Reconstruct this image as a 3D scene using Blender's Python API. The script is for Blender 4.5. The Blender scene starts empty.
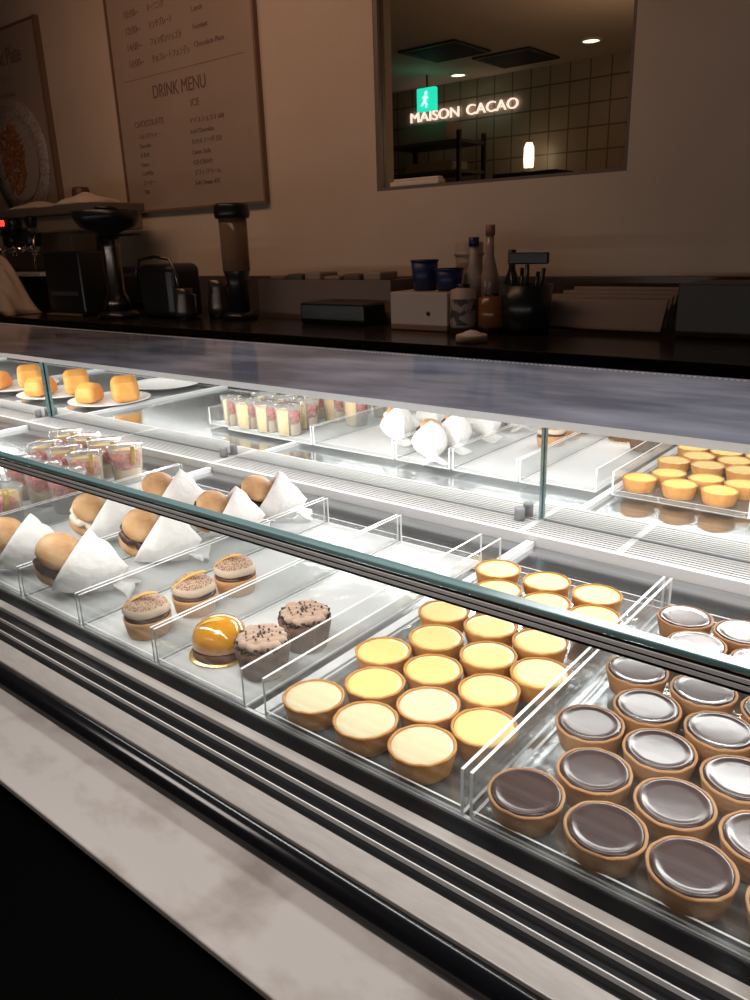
import bpy, bmesh, math, random
from mathutils import Vector, Matrix
random.seed(7)
scene = bpy.context.scene
COL = scene.collection
PI = math.pi
# ------------------------------------------------------------------ camera
cam_d = bpy.data.cameras.new('camera'); cam = bpy.data.objects.new('camera', cam_d); COL.objects.link(cam)
R = Matrix(((0.77839387, 0.17461478, -0.60300303), (0.62699657, -0.26409636, 0.73289045), (-0.0312774, -0.94855827, -0.31505385)))
M4 = Matrix(((R[0][0], -R[0][1], -R[0][2], 0), (R[1][0], -R[1][1], -R[1][2], 0), (R[2][0], -R[2][1], -R[2][2], .44), (0, 0, 0, 1)))
cam.matrix_world = M4
cam_d.sensor_fit = 'HORIZONTAL'; cam_d.sensor_width = 36; cam_d.lens = 36 * 777 / 750
cam_d.clip_start = .02; cam_d.clip_end = 50
scene.camera = cam
# ------------------------------------------------------------------ light
scene.view_settings.view_transform = 'Standard'; scene.view_settings.look = 'None'
scene.view_settings.exposure = 0.0; scene.view_settings.gamma = 1; scene.view_settings.use_curve_mapping = False
w = bpy.data.worlds.new('world'); scene.world = w; w.use_nodes = True
w.node_tree.nodes['Background'].inputs[0].default_value = (.9, .65, .5, 1)
w.node_tree.nodes['Background'].inputs[1].default_value = .02
def area(name, loc, aim, sx, sy, power, color, spread=180, shape='RECTANGLE'):
    d = bpy.data.lights.new(name, 'AREA'); d.shape = shape; d.size = sx; d.size_y = sy; d.energy = power; d.color = color
    d.spread = math.radians(spread)
    o = bpy.data.objects.new(name, d); COL.objects.link(o); o.location = loc
    o.rotation_euler = (Vector(aim) - Vector(loc)).to_track_quat('-Z', 'Y').to_euler()
    return o
# lit menu band high on the staff side wall, above the frame
area('wall_light_band', (-.35, 2.62, 1.40), (-.40, .6, 0), 3.0, .22, 7, (1, .97, .95), 60)
# strip under the shelf edge over the mirrored doors
area('shelf_led_strip', (-1.7, 1.118, .140), (-1.7, .93, 0), 5.0, .012, 12, (1, .97, .93), 150)
# strip under the top rail of the front glass
area('front_led_strip', (-1.7, .470, .168), (-1.7, .66, 0), 5.0, .010, 7, (1, .96, .92), 160)
# warm ceiling lamp over the customer side
area('customer_ceiling_lamp', (-.5, .05, 1.60), (-.45, .35, -.05), .7, .7, 3.2, (1, .90, .84), 75)
# weak warm fill light added to brighten the staff side wall
area('staff_fill_light', (-2.9, 1.5, 2.05), (-2.9, 2.8, .6), 2.6, .4, 8, (1, .60, .38), 140)
# ------------------------------------------------------------------ materials
MATS = {}
def nd(nt, t, **kw):
    n = nt.nodes.new(t)
    for k, v in kw.items(): setattr(n, k, v)
    return n
def mat(name, base=(.5, .5, .5), rough=.5, metal=0, spec=.5, emit=None, es=0, noise=None, bump=None, coat=0, sss=0, trans=0):
    """noise=(scale, colour2, lo, hi[, stretch xyz]); bump=(scale, strength, distance)"""
    if name in MATS: return MATS[name]
    m = bpy.data.materials.new(name); m.use_nodes = True; nt = m.node_tree
    p = nt.nodes['Principled BSDF']
    p.inputs['Base Color'].default_value = (*base, 1); p.inputs['Roughness'].default_value = rough
    p.inputs['Metallic'].default_value = metal; p.inputs['Specular IOR Level'].default_value = spec
    p.inputs['Coat Weight'].default_value = coat; p.inputs['Coat Roughness'].default_value = .08
    p.inputs['Transmission Weight'].default_value = trans
    if sss:
        p.inputs['Subsurface Weight'].default_value = sss; p.inputs['Subsurface Radius'].default_value = (.01, .006, .003)
    if emit: p.inputs['Emission Color'].default_value = (*emit, 1); p.inputs['Emission Strength'].default_value = es
    tc = nd(nt, 'ShaderNodeTexCoord')
    if noise:
        mp = nd(nt, 'ShaderNodeMapping'); nt.links.new(tc.outputs['Object'], mp.inputs[0])
        if len(noise) > 4: mp.inputs['Scale'].default_value = noise[4]
        n = nd(nt, 'ShaderNodeTexNoise'); n.inputs['Scale'].default_value = noise[0]; n.inputs['Detail'].default_value = 6
        nt.links.new(mp.outputs[0], n.inputs['Vector'])
        r = nd(nt, 'ShaderNodeValToRGB'); r.color_ramp.elements[0].position = noise[2]; r.color_ramp.elements[1].position = noise[3]
        r.color_ramp.elements[0].color = (*base, 1); r.color_ramp.elements[1].color = (*noise[1], 1)
        nt.links.new(n.outputs['Fac'], r.inputs[0]); nt.links.new(r.outputs[0], p.inputs['Base Color'])
    if bump:
        n2 = nd(nt, 'ShaderNodeTexNoise'); n2.inputs['Scale'].default_value = bump[0]; n2.inputs['Detail'].default_value = 5
        nt.links.new(tc.outputs['Object'], n2.inputs['Vector'])
        b = nd(nt, 'ShaderNodeBump'); b.inputs['Strength'].default_value = bump[1]; b.inputs['Distance'].default_value = bump[2]
        nt.links.new(n2.outputs['Fac'], b.inputs['Height']); nt.links.new(b.outputs[0], p.inputs['Normal'])
    MATS[name] = m
    return m
def clear(name, tint=(1, 1, 1), veil=0.0, veilcol=(1, 1, 1), gloss=1.0, rough=0.0, ior=1.45, bump=None):
    """thin clear plastic or glass: light passes, a fresnel share reflects, a diffuse veil scatters"""
    if name in MATS: return MATS[name]
    m = bpy.data.materials.new(name); m.use_nodes = True; nt = m.node_tree; nt.nodes.clear()
    out = nd(nt, 'ShaderNodeOutputMaterial'); t = nd(nt, 'ShaderNodeBsdfTransparent'); t.inputs[0].default_value = (*tint, 1)
    g = nd(nt, 'ShaderNodeBsdfGlossy'); g.inputs['Roughness'].default_value = rough
    lw = nd(nt, 'ShaderNodeLayerWeight'); lw.inputs[0].default_value = .5
    pw = nd(nt, 'ShaderNodeMath', operation='POWER'); pw.inputs[1].default_value = 5
    f = nd(nt, 'ShaderNodeMath', operation='MULTIPLY_ADD'); f.inputs[1].default_value = .96; f.inputs[2].default_value = .04
    mul = nd(nt, 'ShaderNodeMath', operation='MULTIPLY'); mul.inputs[1].default_value = gloss; mul.use_clamp = True
    nt.links.new(lw.outputs['Facing'], pw.inputs[0]); nt.links.new(pw.outputs[0], f.inputs[0]); nt.links.new(f.outputs[0], mul.inputs[0])
    mx = nd(nt, 'ShaderNodeMixShader'); nt.links.new(mul.outputs[0], mx.inputs[0]); nt.links.new(t.outputs[0], mx.inputs[1]); nt.links.new(g.outputs[0], mx.inputs[2])
    last = mx
    if veil:
        d = nd(nt, 'ShaderNodeBsdfDiffuse'); d.inputs[0].default_value = (*veilcol, 1)
        m2 = nd(nt, 'ShaderNodeMixShader'); m2.inputs[0].default_value = veil
        nt.links.new(mx.outputs[0], m2.inputs[1]); nt.links.new(d.outputs[0], m2.inputs[2]); last = m2
    if bump:
        tc = nd(nt, 'ShaderNodeTexCoord'); n2 = nd(nt, 'ShaderNodeTexNoise'); n2.inputs['Scale'].default_value = bump[0]
        nt.links.new(tc.outputs['Object'], n2.inputs['Vector'])
        b = nd(nt, 'ShaderNodeBump'); b.inputs['Strength'].default_value = bump[1]; b.inputs['Distance'].default_value = bump[2]
        nt.links.new(n2.outputs['Fac'], b.inputs['Height']); nt.links.new(b.outputs[0], g.inputs['Normal'])
    nt.links.new(last.outputs[0], out.inputs[0]); MATS[name] = m
    return m
def mirror_mat():
    m = bpy.data.materials.new('mirror_glass'); m.use_nodes = True; nt = m.node_tree; nt.nodes.clear()
    out = nd(nt, 'ShaderNodeOutputMaterial'); g = nd(nt, 'ShaderNodeBsdfGlossy'); g.inputs[0].default_value = (.90, .93, .92, 1); g.inputs[1].default_value = .004
    d = nd(nt, 'ShaderNodeBsdfDiffuse'); d.inputs[0].default_value = (.85, .85, .83, 1)
    mx = nd(nt, 'ShaderNodeMixShader'); mx.inputs[0].default_value = .055
    nt.links.new(g.outputs[0], mx.inputs[1]); nt.links.new(d.outputs[0], mx.inputs[2]); nt.links.new(mx.outputs[0], out.inputs[0])
    return m
def tile_mat():
    m = mat('kitchen_tile', (.46, .37, .29), .3); nt = m.node_tree; p = nt.nodes['Principled BSDF']
    tc = nd(nt, 'ShaderNodeTexCoord'); mp = nd(nt, 'ShaderNodeMapping'); mp.inputs['Rotation'].default_value = (PI / 2, 0, 0)
    br = nd(nt, 'ShaderNodeTexBrick'); br.offset = 0; br.inputs['Scale'].default_value = 1
    br.inputs['Brick Width'].default_value = .135; br.inputs['Row Height'].default_value = .135; br.inputs['Mortar Size'].default_value = .005
    br.inputs['Color1'].default_value = (.46, .37, .29, 1); br.inputs['Color2'].default_value = (.42, .33, .26, 1); br.inputs['Mortar'].default_value = (.17, .13, .10, 1)
    nt.links.new(tc.outputs['Object'], mp.inputs[0]); nt.links.new(mp.outputs[0], br.inputs[0]); nt.links.new(br.outputs[0], p.inputs['Base Color'])
    return m
W = mat('wall_paint', (.62, .50, .40), .8, noise=(2.0, (.55, .43, .34), .3, .7), bump=(60, .1, .002))
BLACK = mat('black_gloss', (.008, .008, .010), .18)
BLACKM = mat('black_matte', (.012, .012, .014), .5)
STEEL = mat('brushed_steel', (.78, .75, .72), .35, .2, noise=(8, (.66, .63, .60), .3, .7, (1, 30, 30)))
STEELPL = mat('satin_trim', (.60, .56, .53), .45, .2, noise=(40, (.52, .48, .45), .35, .7, (1, 6, 6)), bump=(300, .1, .0005))
WELL = mat('well_steel', (.50, .52, .54), .18, 1, noise=(4, (.68, .70, .72), .3, .7, (2, 60, 2)))
WHITEM = mat('white_metal', (.80, .81, .82), .35)
CHROME = mat('chrome', (.75, .73, .70), .12, 1)
ALU = mat('aluminium', (.86, .84, .82), .4, .05)
GREYP = mat('grey_plastic', (.30, .31, .33), .4)
TEAL = mat('glass_edge_green', (.20, .37, .39), .12, noise=(3, (.28, .46, .48), .4, .6, (1, 60, 60)))
STONE = mat('stone_ledge', (.60, .56, .53), .5, noise=(16, (.40, .35, .32), .48, .72, (1, 1.6, 1)), bump=(120, .12, .001))
ACR = clear('clear_acrylic', (.97, .98, .98), veil=.045, gloss=1.0)
ACRE = mat('acrylic_edge', (.92, .93, .94), .15, emit=None)  # clear edge; its white stands in for light piped through the acrylic
ACRF = clear('acrylic_floor', (.96, .97, .97), veil=.05, gloss=1.0, rough=.05, bump=(55, .5, .004))
ACRW = clear('glare_acrylic_floor', (.96, .97, .97), veil=.42, gloss=1.0, rough=.06, bump=(55, .5, .004))  # clear floor; the white veil paints in glare reflected off the steel
GLASS = clear('pane_glass', (.965, .985, .98), veil=.012)
WINGLASS = clear('window_glass', (.93, .92, .90), gloss=.9)
CUPP = clear('cup_plastic', (.95, .95, .95), veil=.13, gloss=1.0, bump=(90, .7, .003))
MIR = mirror_mat()
TOPG = mat('dusty_lit_glass', (.21, .235, .32), .08, spec=.4, noise=(3.2, (.56, .60, .74), .36, .70, (1.0, 2.6, 1)))  # dust, with bluish LED haze and light streaks painted into the colour
TOPE = mat('shelf_edge', (.72, .74, .76), .3)
CRUSTC = mat('cocoa_crust', (.40, .19, .075), .75, noise=(70, (.44, .24, .11), .35, .7), bump=(260, .5, .002), sss=.08)
CRUSTY = mat('butter_crust', (.50, .21, .045), .75, noise=(70, (.56, .27, .08), .35, .7), bump=(260, .5, .002), sss=.08)
GAN = mat('dark_ganache', (.056, .032, .030), .16, spec=.5, noise=(14, (.064, .038, .034), .4, .7), bump=(14, .12, .004))
CUST = mat('cheese_custard', (.80, .61, .22), .22, noise=(12, (.84, .67, .28), .35, .7), bump=(22, .18, .003), coat=.12, sss=.1)
CREAM = mat('pale_custard', (.72, .63, .40), .22, noise=(12, (.76, .68, .46), .35, .7), bump=(22, .18, .003), coat=.12, sss=.1)
YELL = mat('lit_custard', (.90, .55, .05), .4, noise=(12, (.92, .63, .10), .35, .7), bump=(22, .15, .003), coat=.12, sss=.1)  # yellow custard of the back rows, strip light brightness put into the colour
BUN = mat('bun_skin', (.48, .23, .085), .6, noise=(38, (.72, .46, .24), .35, .70), bump=(90, .2, .001), sss=.1)
CHOC = mat('chocolate_cream', (.075, .030, .020), .35, bump=(80, .3, .001))
WCREAM = mat('white_cream', (.85, .78, .66), .5)
PAPER = mat('white_paper', (.90, .88, .86), .6, bump=(26, .9, .010))
MER = mat('meringue', (.56, .40, .29), .8, noise=(520, (.20, .075, .03), .45, .60), bump=(300, .5, .0008))
MERP = mat('meringue_plain', (.64, .50, .38), .75, bump=(160, .3, .001))
PEEL = mat('orange_peel', (.80, .45, .08), .35)
DOME = mat('orange_glaze', (.62, .27, .012), .10, noise=(40, (.46, .17, .008), .45, .65), coat=1.0, bump=(14, .3, .004))
GOLD = mat('gold_board', (.95, .68, .28), .25, .9)
CAKE = mat('chocolate_cake', (.13, .062, .038), .8, noise=(120, (.20, .10, .06), .4, .65), bump=(200, .8, .002))
MOCHA = mat('mocha_cream', (.46, .31, .23), .55, bump=(60, .2, .001))
CRUMB = mat('cocoa_crumb', (.030, .013, .009), .4)
BERRY = mat('strawberry', (.75, .07, .025), .25, noise=(60, (.45, .02, .012), .45, .65), bump=(180, .4, .001), coat=.5)
SPONGE = mat('yellow_sponge', (.88, .62, .18), .5)
LABELG = mat('gold_tape', (.50, .36, .14), .35, .3)
PLATE = mat('white_plate', (.85, .84, .82), .25)
PASTRY = mat('orange_pastry', (.74, .32, .055), .6, noise=(30, (.82, .42, .10), .4, .7), bump=(70, .5, .002))
# ------------------------------------------------------------------ builders
class MB:
    def __init__(s): s.bm = bmesh.new(); s.mi = 0; s.smooth = []
    def box(s, x0, x1, y0, y1, z0, z1, mi=0, rot=None, c=None):
        vs = [Vector((x, y, z)) for z in (z0, z1) for y in (y0, y1) for x in (x0, x1)]
        if rot is not None:
            c = Vector(c) if c else Vector(((x0 + x1) / 2, (y0 + y1) / 2, (z0 + z1) / 2))
            vs = [c + rot @ (v - c) for v in vs]
        v = [s.bm.verts.new(p) for p in vs]
        for f in ((0, 2, 3, 1), (4, 5, 7, 6), (0, 1, 5, 4), (2, 6, 7, 3), (0, 4, 6, 2), (1, 3, 7, 5)):
            s.bm.faces.new([v[i] for i in f]).material_index = mi
        return s
    def lathe(s, prof, n=40, c=(0, 0, 0), mi=0, smooth=True, fn=None, M=None):
        rings = []
        for r, z in prof:
            ring = []
            for k in range(n if r > 1e-6 else 1):
                a = 2 * PI * k / n
                rr, zz = (fn(r, z, a) if fn else (r, z))
                p = Vector((rr * math.cos(a), rr * math.sin(a), zz))
                if M is not None: p = M @ p
                ring.append(s.bm.verts.new(p + Vector(c)))
            rings.append(ring)
        for a, b in zip(rings, rings[1:]):
            for k in range(n):
                k2 = (k + 1) % n
                if len(a) == 1 and len(b) == 1: continue
                if len(a) == 1: vs = [a[0], b[k2], b[k]]
                elif len(b) == 1: vs = [a[k], a[k2], b[0]]
                else: vs = [a[k], a[k2], b[k2], b[k]]
                f = s.bm.faces.new(vs); f.material_index = mi; f.smooth = smooth
        return s
    def tube(s, pts, r, n=10, mi=0, caps=True, flat=1.0):
        pts = [Vector(p) for p in pts]; rings = []
        rs = r if isinstance(r, (list, tuple)) else [r] * len(pts)
        up = None
        for i, p in enumerate(pts):
            d = (pts[min(i + 1, len(pts) - 1)] - pts[max(i - 1, 0)]).normalized()
            if up is None: up = Vector((0, 0, 1)) if abs(d.z) < .9 else Vector((1, 0, 0))
            a = d.cross(up).normalized(); b = a.cross(d).normalized(); up = b
            rings.append([s.bm.verts.new(p + rs[i] * (math.cos(2 * PI * k / n) * a + flat * math.sin(2 * PI * k / n) * b)) for k in range(n)])
        for a, b in zip(rings, rings[1:]):
            for k in range(n):
                f = s.bm.faces.new([a[k], a[(k + 1) % n], b[(k + 1) % n], b[k]]); f.material_index = mi; f.smooth = True
        if caps:
            for rg in (rings[0][::-1], rings[-1]): s.bm.faces.new(rg).material_index = mi
        return s
    def ball(s, c, r, mi=0, sq=(1, 1, 1), M=None, n=12, jit=0):
        m = bmesh.ops.create_icosphere(s.bm, subdivisions=2, radius=1.0)
        for v in m['verts']:
            p = v.co * (1 + random.uniform(-jit, jit)); p = Vector((p.x * sq[0], p.y * sq[1], p.z * sq[2])) * r
            v.co = (M @ p if M is not None else p) + Vector(c)
            for f in v.link_faces: f.material_index = mi; f.smooth = jit == 0
        return s
    def prism(s, poly, z0, z1, mi=0, M=None):
        a = [Vector((x, y, z0)) for x, y in poly]; b = [Vector((x, y, z1)) for x, y in poly]
        if M is not None: a = [M @ p for p in a]; b = [M @ p for p in b]
        a = [s.bm.verts.new(p) for p in a]; b = [s.bm.verts.new(p) for p in b]
        n = len(a)
        for i in range(n):
            s.bm.faces.new([a[i], a[(i + 1) % n], b[(i + 1) % n], b[i]]).material_index = mi
        s.bm.faces.new(a[::-1]).material_index = mi; s.bm.faces.new(b).material_index = mi
        return s
    def build(s, name, mats, parent=None, bevel=0, loc=None, seg=2):
        if not isinstance(mats, (list, tuple)): mats = [mats]
        bmesh.ops.recalc_face_normals(s.bm, faces=s.bm.faces[:])
        me = bpy.data.meshes.new(name); s.bm.to_mesh(me); s.bm.free()
        for m in mats: me.materials.append(m)
        o = bpy.data.objects.new(name, me); COL.objects.link(o)
        if parent: o.parent = parent
        if loc: o.location = loc
        if bevel:
            b = o.modifiers.new('bevel', 'BEVEL'); b.width = bevel; b.segments = seg; b.limit_method = 'ANGLE'; b.angle_limit = math.radians(40)
            b.harden_normals = False
        return o
def tag(o, label=None, cat=None, group=None, kind=None):
    if label: o['label'] = label
    if cat: o['category'] = cat
    if group: o['group'] = group
    if kind: o['kind'] = kind
    return o
def thing(name, label, cat, loc=(0, 0, 0), rz=0, group=None):
    o = bpy.data.objects.new(name, None); COL.objects.link(o); o.location = loc; o.rotation_euler = (0, 0, rz); o.empty_display_size = .02
    return tag(o, label, cat, group)
def struct(o): o['kind'] = 'structure'; return o
def dup(root, loc, rz=0, label=None, group=None, scale=None, swap=None):
    r = root.copy(); COL.objects.link(r); r.location = loc; r.rotation_euler = (0, 0, rz)
    if scale: r.scale = (scale,) * 3
    if label: r['label'] = label
    if group: r['group'] = group
    def rec(a, b):
        for ch in KIDS.get(a.name, []) or [c for c in a.children]:
            c = ch.copy(); COL.objects.link(c); c.parent = b
            if swap and ch.name.split('.')[0] in swap:
                me = ch.data.copy(); me.materials.clear(); me.materials.append(swap[ch.name.split('.')[0]]); c.data = me
            rec(ch, c)
    rec(root, r)
    return r
KIDS = {}
def text(name, body, size, mat_, M, parent=None, extrude=.0008, align='LEFT', shear=0, xs=1.0):
    cu = bpy.data.curves.new(name, 'FONT'); cu.body = body; cu.size = size; cu.extrude = extrude; cu.align_x = align; cu.shear = shear
    to = bpy.data.objects.new(name + '_t', cu); COL.objects.link(to)
    dg = bpy.context.evaluated_depsgraph_get(); me = bpy.data.meshes.new_from_object(to.evaluated_get(dg))
    bpy.data.objects.remove(to); bpy.data.curves.remove(cu)
    me.transform(Matrix.Diagonal((xs, 1, 1, 1))); me.transform(M); me.materials.clear(); me.materials.append(mat_)
    o = bpy.data.objects.new(name, me); COL.objects.link(o)
    if parent: o.parent = parent
    return o
def onwall(x, y, z):  # text matrix: lying in the xz plane, facing -y
    return Matrix.Translation((x, y, z)) @ Matrix.Rotation(PI / 2, 4, 'X')
ORD = ['first', 'second', 'third', 'fourth', 'fifth', 'sixth', 'seventh', 'eighth', 'ninth']
# ------------------------------------------------------------------ the room
FZ = -.95; CEIL = 2.25; WY = 2.80
struct(MB().box(-7, 2.5, -2.5, 5.2, FZ - .1, FZ).build('floor', mat('floor_dark', (.05, .045, .042), .5)))
struct(MB().box(-7, 2.5, -2.5, WY + .12, CEIL, CEIL + .1).build('ceiling', mat('ceiling_dark', (.10, .085, .075), .9)))
struct(MB().box(-7.1, -7, -2.5, 5.2, FZ, CEIL).build('wall_left', W))
struct(MB().box(2.5, 2.6, -2.5, 5.2, FZ, CEIL).build('wall_right', W))
struct(MB().box(-7, 2.5, -2.6, -2.5, FZ, CEIL).build('wall_front', mat('dark_wall', (.06, .05, .045), .8)))
WX0, WX1, WZ0, WZ1 = -2.235, -1.135, .645, 1.60
wb = MB()
wb.box(-7, WX0, WY, WY + .12, FZ, CEIL); wb.box(WX1, 2.5, WY, WY + .12, FZ, CEIL)
wb.box(WX0, WX1, WY, WY + .12, FZ, WZ0); wb.box(WX0, WX1, WY, WY + .12, WZ1, CEIL)
struct(wb.build('wall_back', W))
FR = mat('window_frame_brown', (.16, .12, .10), .45)
win = thing('window_1', None, None); struct(win)
fb = MB()
for a in ((WX0, WX0 + .022, WZ0, WZ1), (WX1 - .012, WX1, WZ0, WZ1), (WX0 + .022, WX1 - .012, WZ0, WZ0 + .012), (WX0 + .022, WX1 - .012, WZ1 - .02, WZ1)):
    fb.box(a[0], a[1], WY + .002, WY + .045, a[2], a[3])
fb.build('window_frame', FR, win)
MB().box(WX0 + .022, WX1 - .012, WY + .02, WY + .026, WZ0 + .012, WZ1 - .02).build('window_pane', WINGLASS, win)
# kitchen seen through the window
KC = 1.46
struct(MB().box(-6, 1.5, 5.0, 5.1, FZ, KC + .1).build('wall_kitchen', tile_mat()))
struct(MB().box(-6, 1.5, WY + .12, 5.0, KC, KC + .06).build('ceiling_kitchen', mat('kitchen_ceiling', (.70, .56, .44), .9)))
struct(MB().box(-3.95, -3.9, 4.2, 5.0, FZ, KC).build('wall_kitchen_left', mat('kitchen_dark', (.05, .04, .035), .8)))
KL = bpy.data.lights.new('kitchen_fill_light', 'POINT'); KL.energy = 4; KL.shadow_soft_size = .15; KL.color = (1, .68, .42)  # point light added in mid-room to brighten the kitchen ceiling
ko = bpy.data.objects.new('kitchen_fill_light', KL); COL.objects.link(ko); ko.location = (-1.5, 3.7, .95)
GLOW = mat('lamp_glow', (1, .85, .65), .5, emit=(1, .78, .52), es=3.5)
for i, (x, y) in enumerate(((-3.12, 4.79), (-2.10, 4.56))):
    t = thing('ceiling_downlight', ['round lit ceiling downlight left of the vents, seen through the window', 'round lit ceiling downlight near the top right of the window'][i], 'ceiling light', (x, y, KC), 0, 'kitchen downlights')
    MB().lathe([(.062, 0), (.062, -.008), (.046, -.008), (.046, 0)], 28).build('trim_ring', WHITEM, t)
    MB().lathe([(0, -.004), (.046, -.004)], 28).build('diffuser', GLOW, t)
VD = mat('vent_dark', (.05, .04, .035), .6)
for i, (x, y) in enumerate(((-2.80, 4.16), (-2.60, 4.62))):
    t = thing('ceiling_vent', ['dark square ceiling vent nearer the window glass', 'dark square ceiling vent farther back over the sign'][i], 'vent', (x, y, KC), 0, 'kitchen ceiling vents')
    b = MB(); b.box(-.19, .19, -.19, -.17, -.012, 0); b.box(-.19, .19, .17, .19, -.012, 0); b.box(-.19, -.17, -.17, .17, -.012, 0); b.box(.17, .19, -.17, .17, -.012, 0); b.build('frame', VD, t)
    b = MB()
    for k in range(8): b.box(-.17, .17, -.16 + .042 * k, -.145 + .042 * k, -.010, -.002, rot=None)
    b.build('slats', VD, t)
sg = thing('wall_sign', 'glowing white MAISON CACAO letters on the tiled kitchen wall', 'sign', (-3.66, 4.985, 1.235))
for wd, dx in (('MAISON', 0), ('CACAO', .475)): text('lettering', wd, .092, mat('sign_glow', (1, .9, .8), .5, emit=(1, .80, .70), es=1.3), Matrix.Translation((dx, 0, .008)) @ Matrix.Rotation(PI / 2, 4, 'X'), sg, extrude=.006, xs=1.24)
ex = thing('exit_sign', 'small green lit exit sign hanging left of the glowing letters', 'exit sign', (-3.20, 4.55, 1.25))
MB().box(-.07, .07, -.02, .02, -.02, .115).build('housing', mat('exit_green', (.02, .55, .38), .4, emit=(.02, .75, .50), es=1.3), ex, bevel=.006)
b = MB(); b.ball((.008, -.024, .083), .011, sq=(1, .3, 1)); b.tube([(.004, -.024, .07), (-.004, -.024, .035)], .009); b.tube([(-.004, -.024, .036), (.012, -.024, .018), (.006, -.024, -.002)], .005)
b.tube([(-.004, -.024, .036), (-.02, -.024, .02), (-.03, -.024, .012)], .005); b.tube([(.004, -.024, .066), (.022, -.024, .052)], .004); b.tube([(.002, -.024, .066), (-.018, -.024, .056)], .004)
b.build('running_figure', mat('exit_white', (1, 1, 1), .4, emit=(.7, 1, .9), es=1.6), ex)
MB().box(-.004, .004, -.004, .004, .115, .19).build('hanger', BLACKM, ex)
sh = thing('kitchen_rack', 'dark metal shelf rack against the tiles below the sign', 'shelf', (-3.25, 4.72, FZ))
for x in (-.28, .28):
    for y in (-.15, .15): MB().box(x - .012, x + .012, y - .012, y + .012, 0, 2.05).build('post', BLACKM, sh)
for z in (1.62, 1.80, 1.98): MB().box(-.29, .29, -.16, .16, z, z + .02).build('shelf_board', mat('rack_board', (.10, .08, .07), .5), sh)
tag(MB().box(-3.45, -3.10, 4.62, 4.82, FZ + 2.0, FZ + 2.12).build('storage_box', mat('tan_card', (.42, .32, .22), .7), bevel=.004), 'tan box on the top of the dark kitchen rack', 'box')
tag(MB().box(-3.42, -3.05, 4.60, 4.80, FZ + 1.82, FZ + 1.88).build('flat_tray', mat('tan_card'), bevel=.004), 'flat tan tray on the middle board of the kitchen rack', 'tray')
rk = thing('wall_rack', 'small black bracket rack at the right edge of the window view', 'rack', (-1.93, 4.95, 1.03))
MB().box(-.008, .008, -.02, .0, -.12, .24).build('upright', BLACKM, rk)
for z in (-.08, .02, .12, .2): MB().box(-.07, .06, -.07, -.02, z, z + .008).build('shelf', BLACKM, rk)
lp = thing('paper_lamp', 'small glowing white lantern by the tiled kitchen wall', 'lamp', (-2.62, 4.85, .86))
MB().lathe([(.0, .0), (.030, .002), (.034, .05), (.032, .12), (.02, .15), (0, .152)], 20).build('shade', mat('lantern_glow', (1, .9, .7), .5, emit=(1, .80, .50), es=2.6), lp)
MB().lathe([(0, -.03), (.05, -.03), (.05, -.02), (.012, -.015), (.012, .0), (0, 0)], 20).build('base', BLACKM, lp)
tag(MB().box(-2.80, -2.36, 4.7, 4.98, FZ, .83).build('kitchen_cabinet', BLACKM, bevel=.01), 'dark low cabinet carrying the small glowing lantern', 'cabinet')
pp = MB().box(-.125, .125, -.025, .025, 0, .020); pp.box(-.11, .12, -.02, .02, .020, .030)
tag(pp.build('folded_towel', mat('towel', (.72, .62, .50), .8, bump=(30, .4, .004)), bevel=.007, loc=(-2.045, WY + .030, WZ0 + .012)), 'folded pale towel lying in the left corner of the window sill', 'towel')
# ------------------------------------------------------------------ posters
POST = mat('poster_paper', (.40, .30, .255), .22, noise=(3, (.36, .28, .22), .3, .7))
PFR = mat('poster_frame', (.20, .12, .08), .4)
INK = mat('poster_ink', (.15, .09, .065), .6)
INKL = mat('poster_ink_light', (.21, .14, .11), .6)
po = thing('menu_poster', 'tall framed drink menu board hanging on the wall beside the window', 'poster', (-3.455, WY - .012, .645))
MB().box(-.545, .545, -.006, .012, 0, 1.04).build('board', POST, po)
b = MB(); b.box(-.56, -.545, -.014, .012, -.012, 1.05); b.box(.545, .56, -.014, .012, -.012, 1.05); b.box(-.545, .545, -.014, .012, -.012, 0); b.box(-.545, .545, -.014, .012, 1.04, 1.05); b.build('frame', PFR, po)
def ptext(body, x, z, size, m=INK, par=po, al='LEFT', xs=1.0):
    text('lettering', body, size, m, Matrix.Translation((x, -.0075, z)) @ Matrix.Rotation(PI / 2, 4, 'X'), par, extrude=.0006, align=al, xs=xs)
ptext('FOOD', -.02, .985, .06, al='CENTER')
for k, (a, c, e) in enumerate((('10:00~', 'モーニング', 'Morning'), ('12:00~', 'ランチプレート', 'Lunch'), ('14:00~', 'フォンダンショコラ', 'Fondant'), ('16:00~', 'チョコレートフォンデュ', 'Chocolate Plate'))):
    z = .905 - .075 * k
    ptext(a, -.41, z + .02, .048, INKL); ptext(c, -.21, z + .02, .040, INKL, xs=.7); ptext(e, .13, z + .034, .034, INKL)
b = MB().box(-.47, .47, -.0075, -.006, .640, .642); b.build('rule', INKL, po)
ptext('DRINK MENU', -.02, .535, .088, al='CENTER', xs=.80)
ptext('ICE', .06, .465, .048, INKL); ptext('CHOCOLATE', -.42, .415, .042, INKL)
for k, (a, c) in enumerate((('ショコラショー', 'アイスショコラ 600'), ('Chocolat', 'Iced Chocolate'), ('カカオ', 'カカオソーダ 550'), ('Cacao', 'Cacao Soda'), ('COFFEE', 'ICE CREAM'), ('コーヒー', 'ソフトクリーム'), ('TEA', 'Soft Cream 450'))):
    ptext(a, -.40, .36 - .046 * k, .028, INKL); ptext(c, .04, .39 - .048 * k, .030, INKL)
p2 = thing('pasta_poster', 'framed poster with a plate of pasta at the left edge', 'poster', (-5.22, WY - .012, .655))
MB().box(-.50, .50, -.006, .012, 0, 1.075).build('board', POST, p2)
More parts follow.
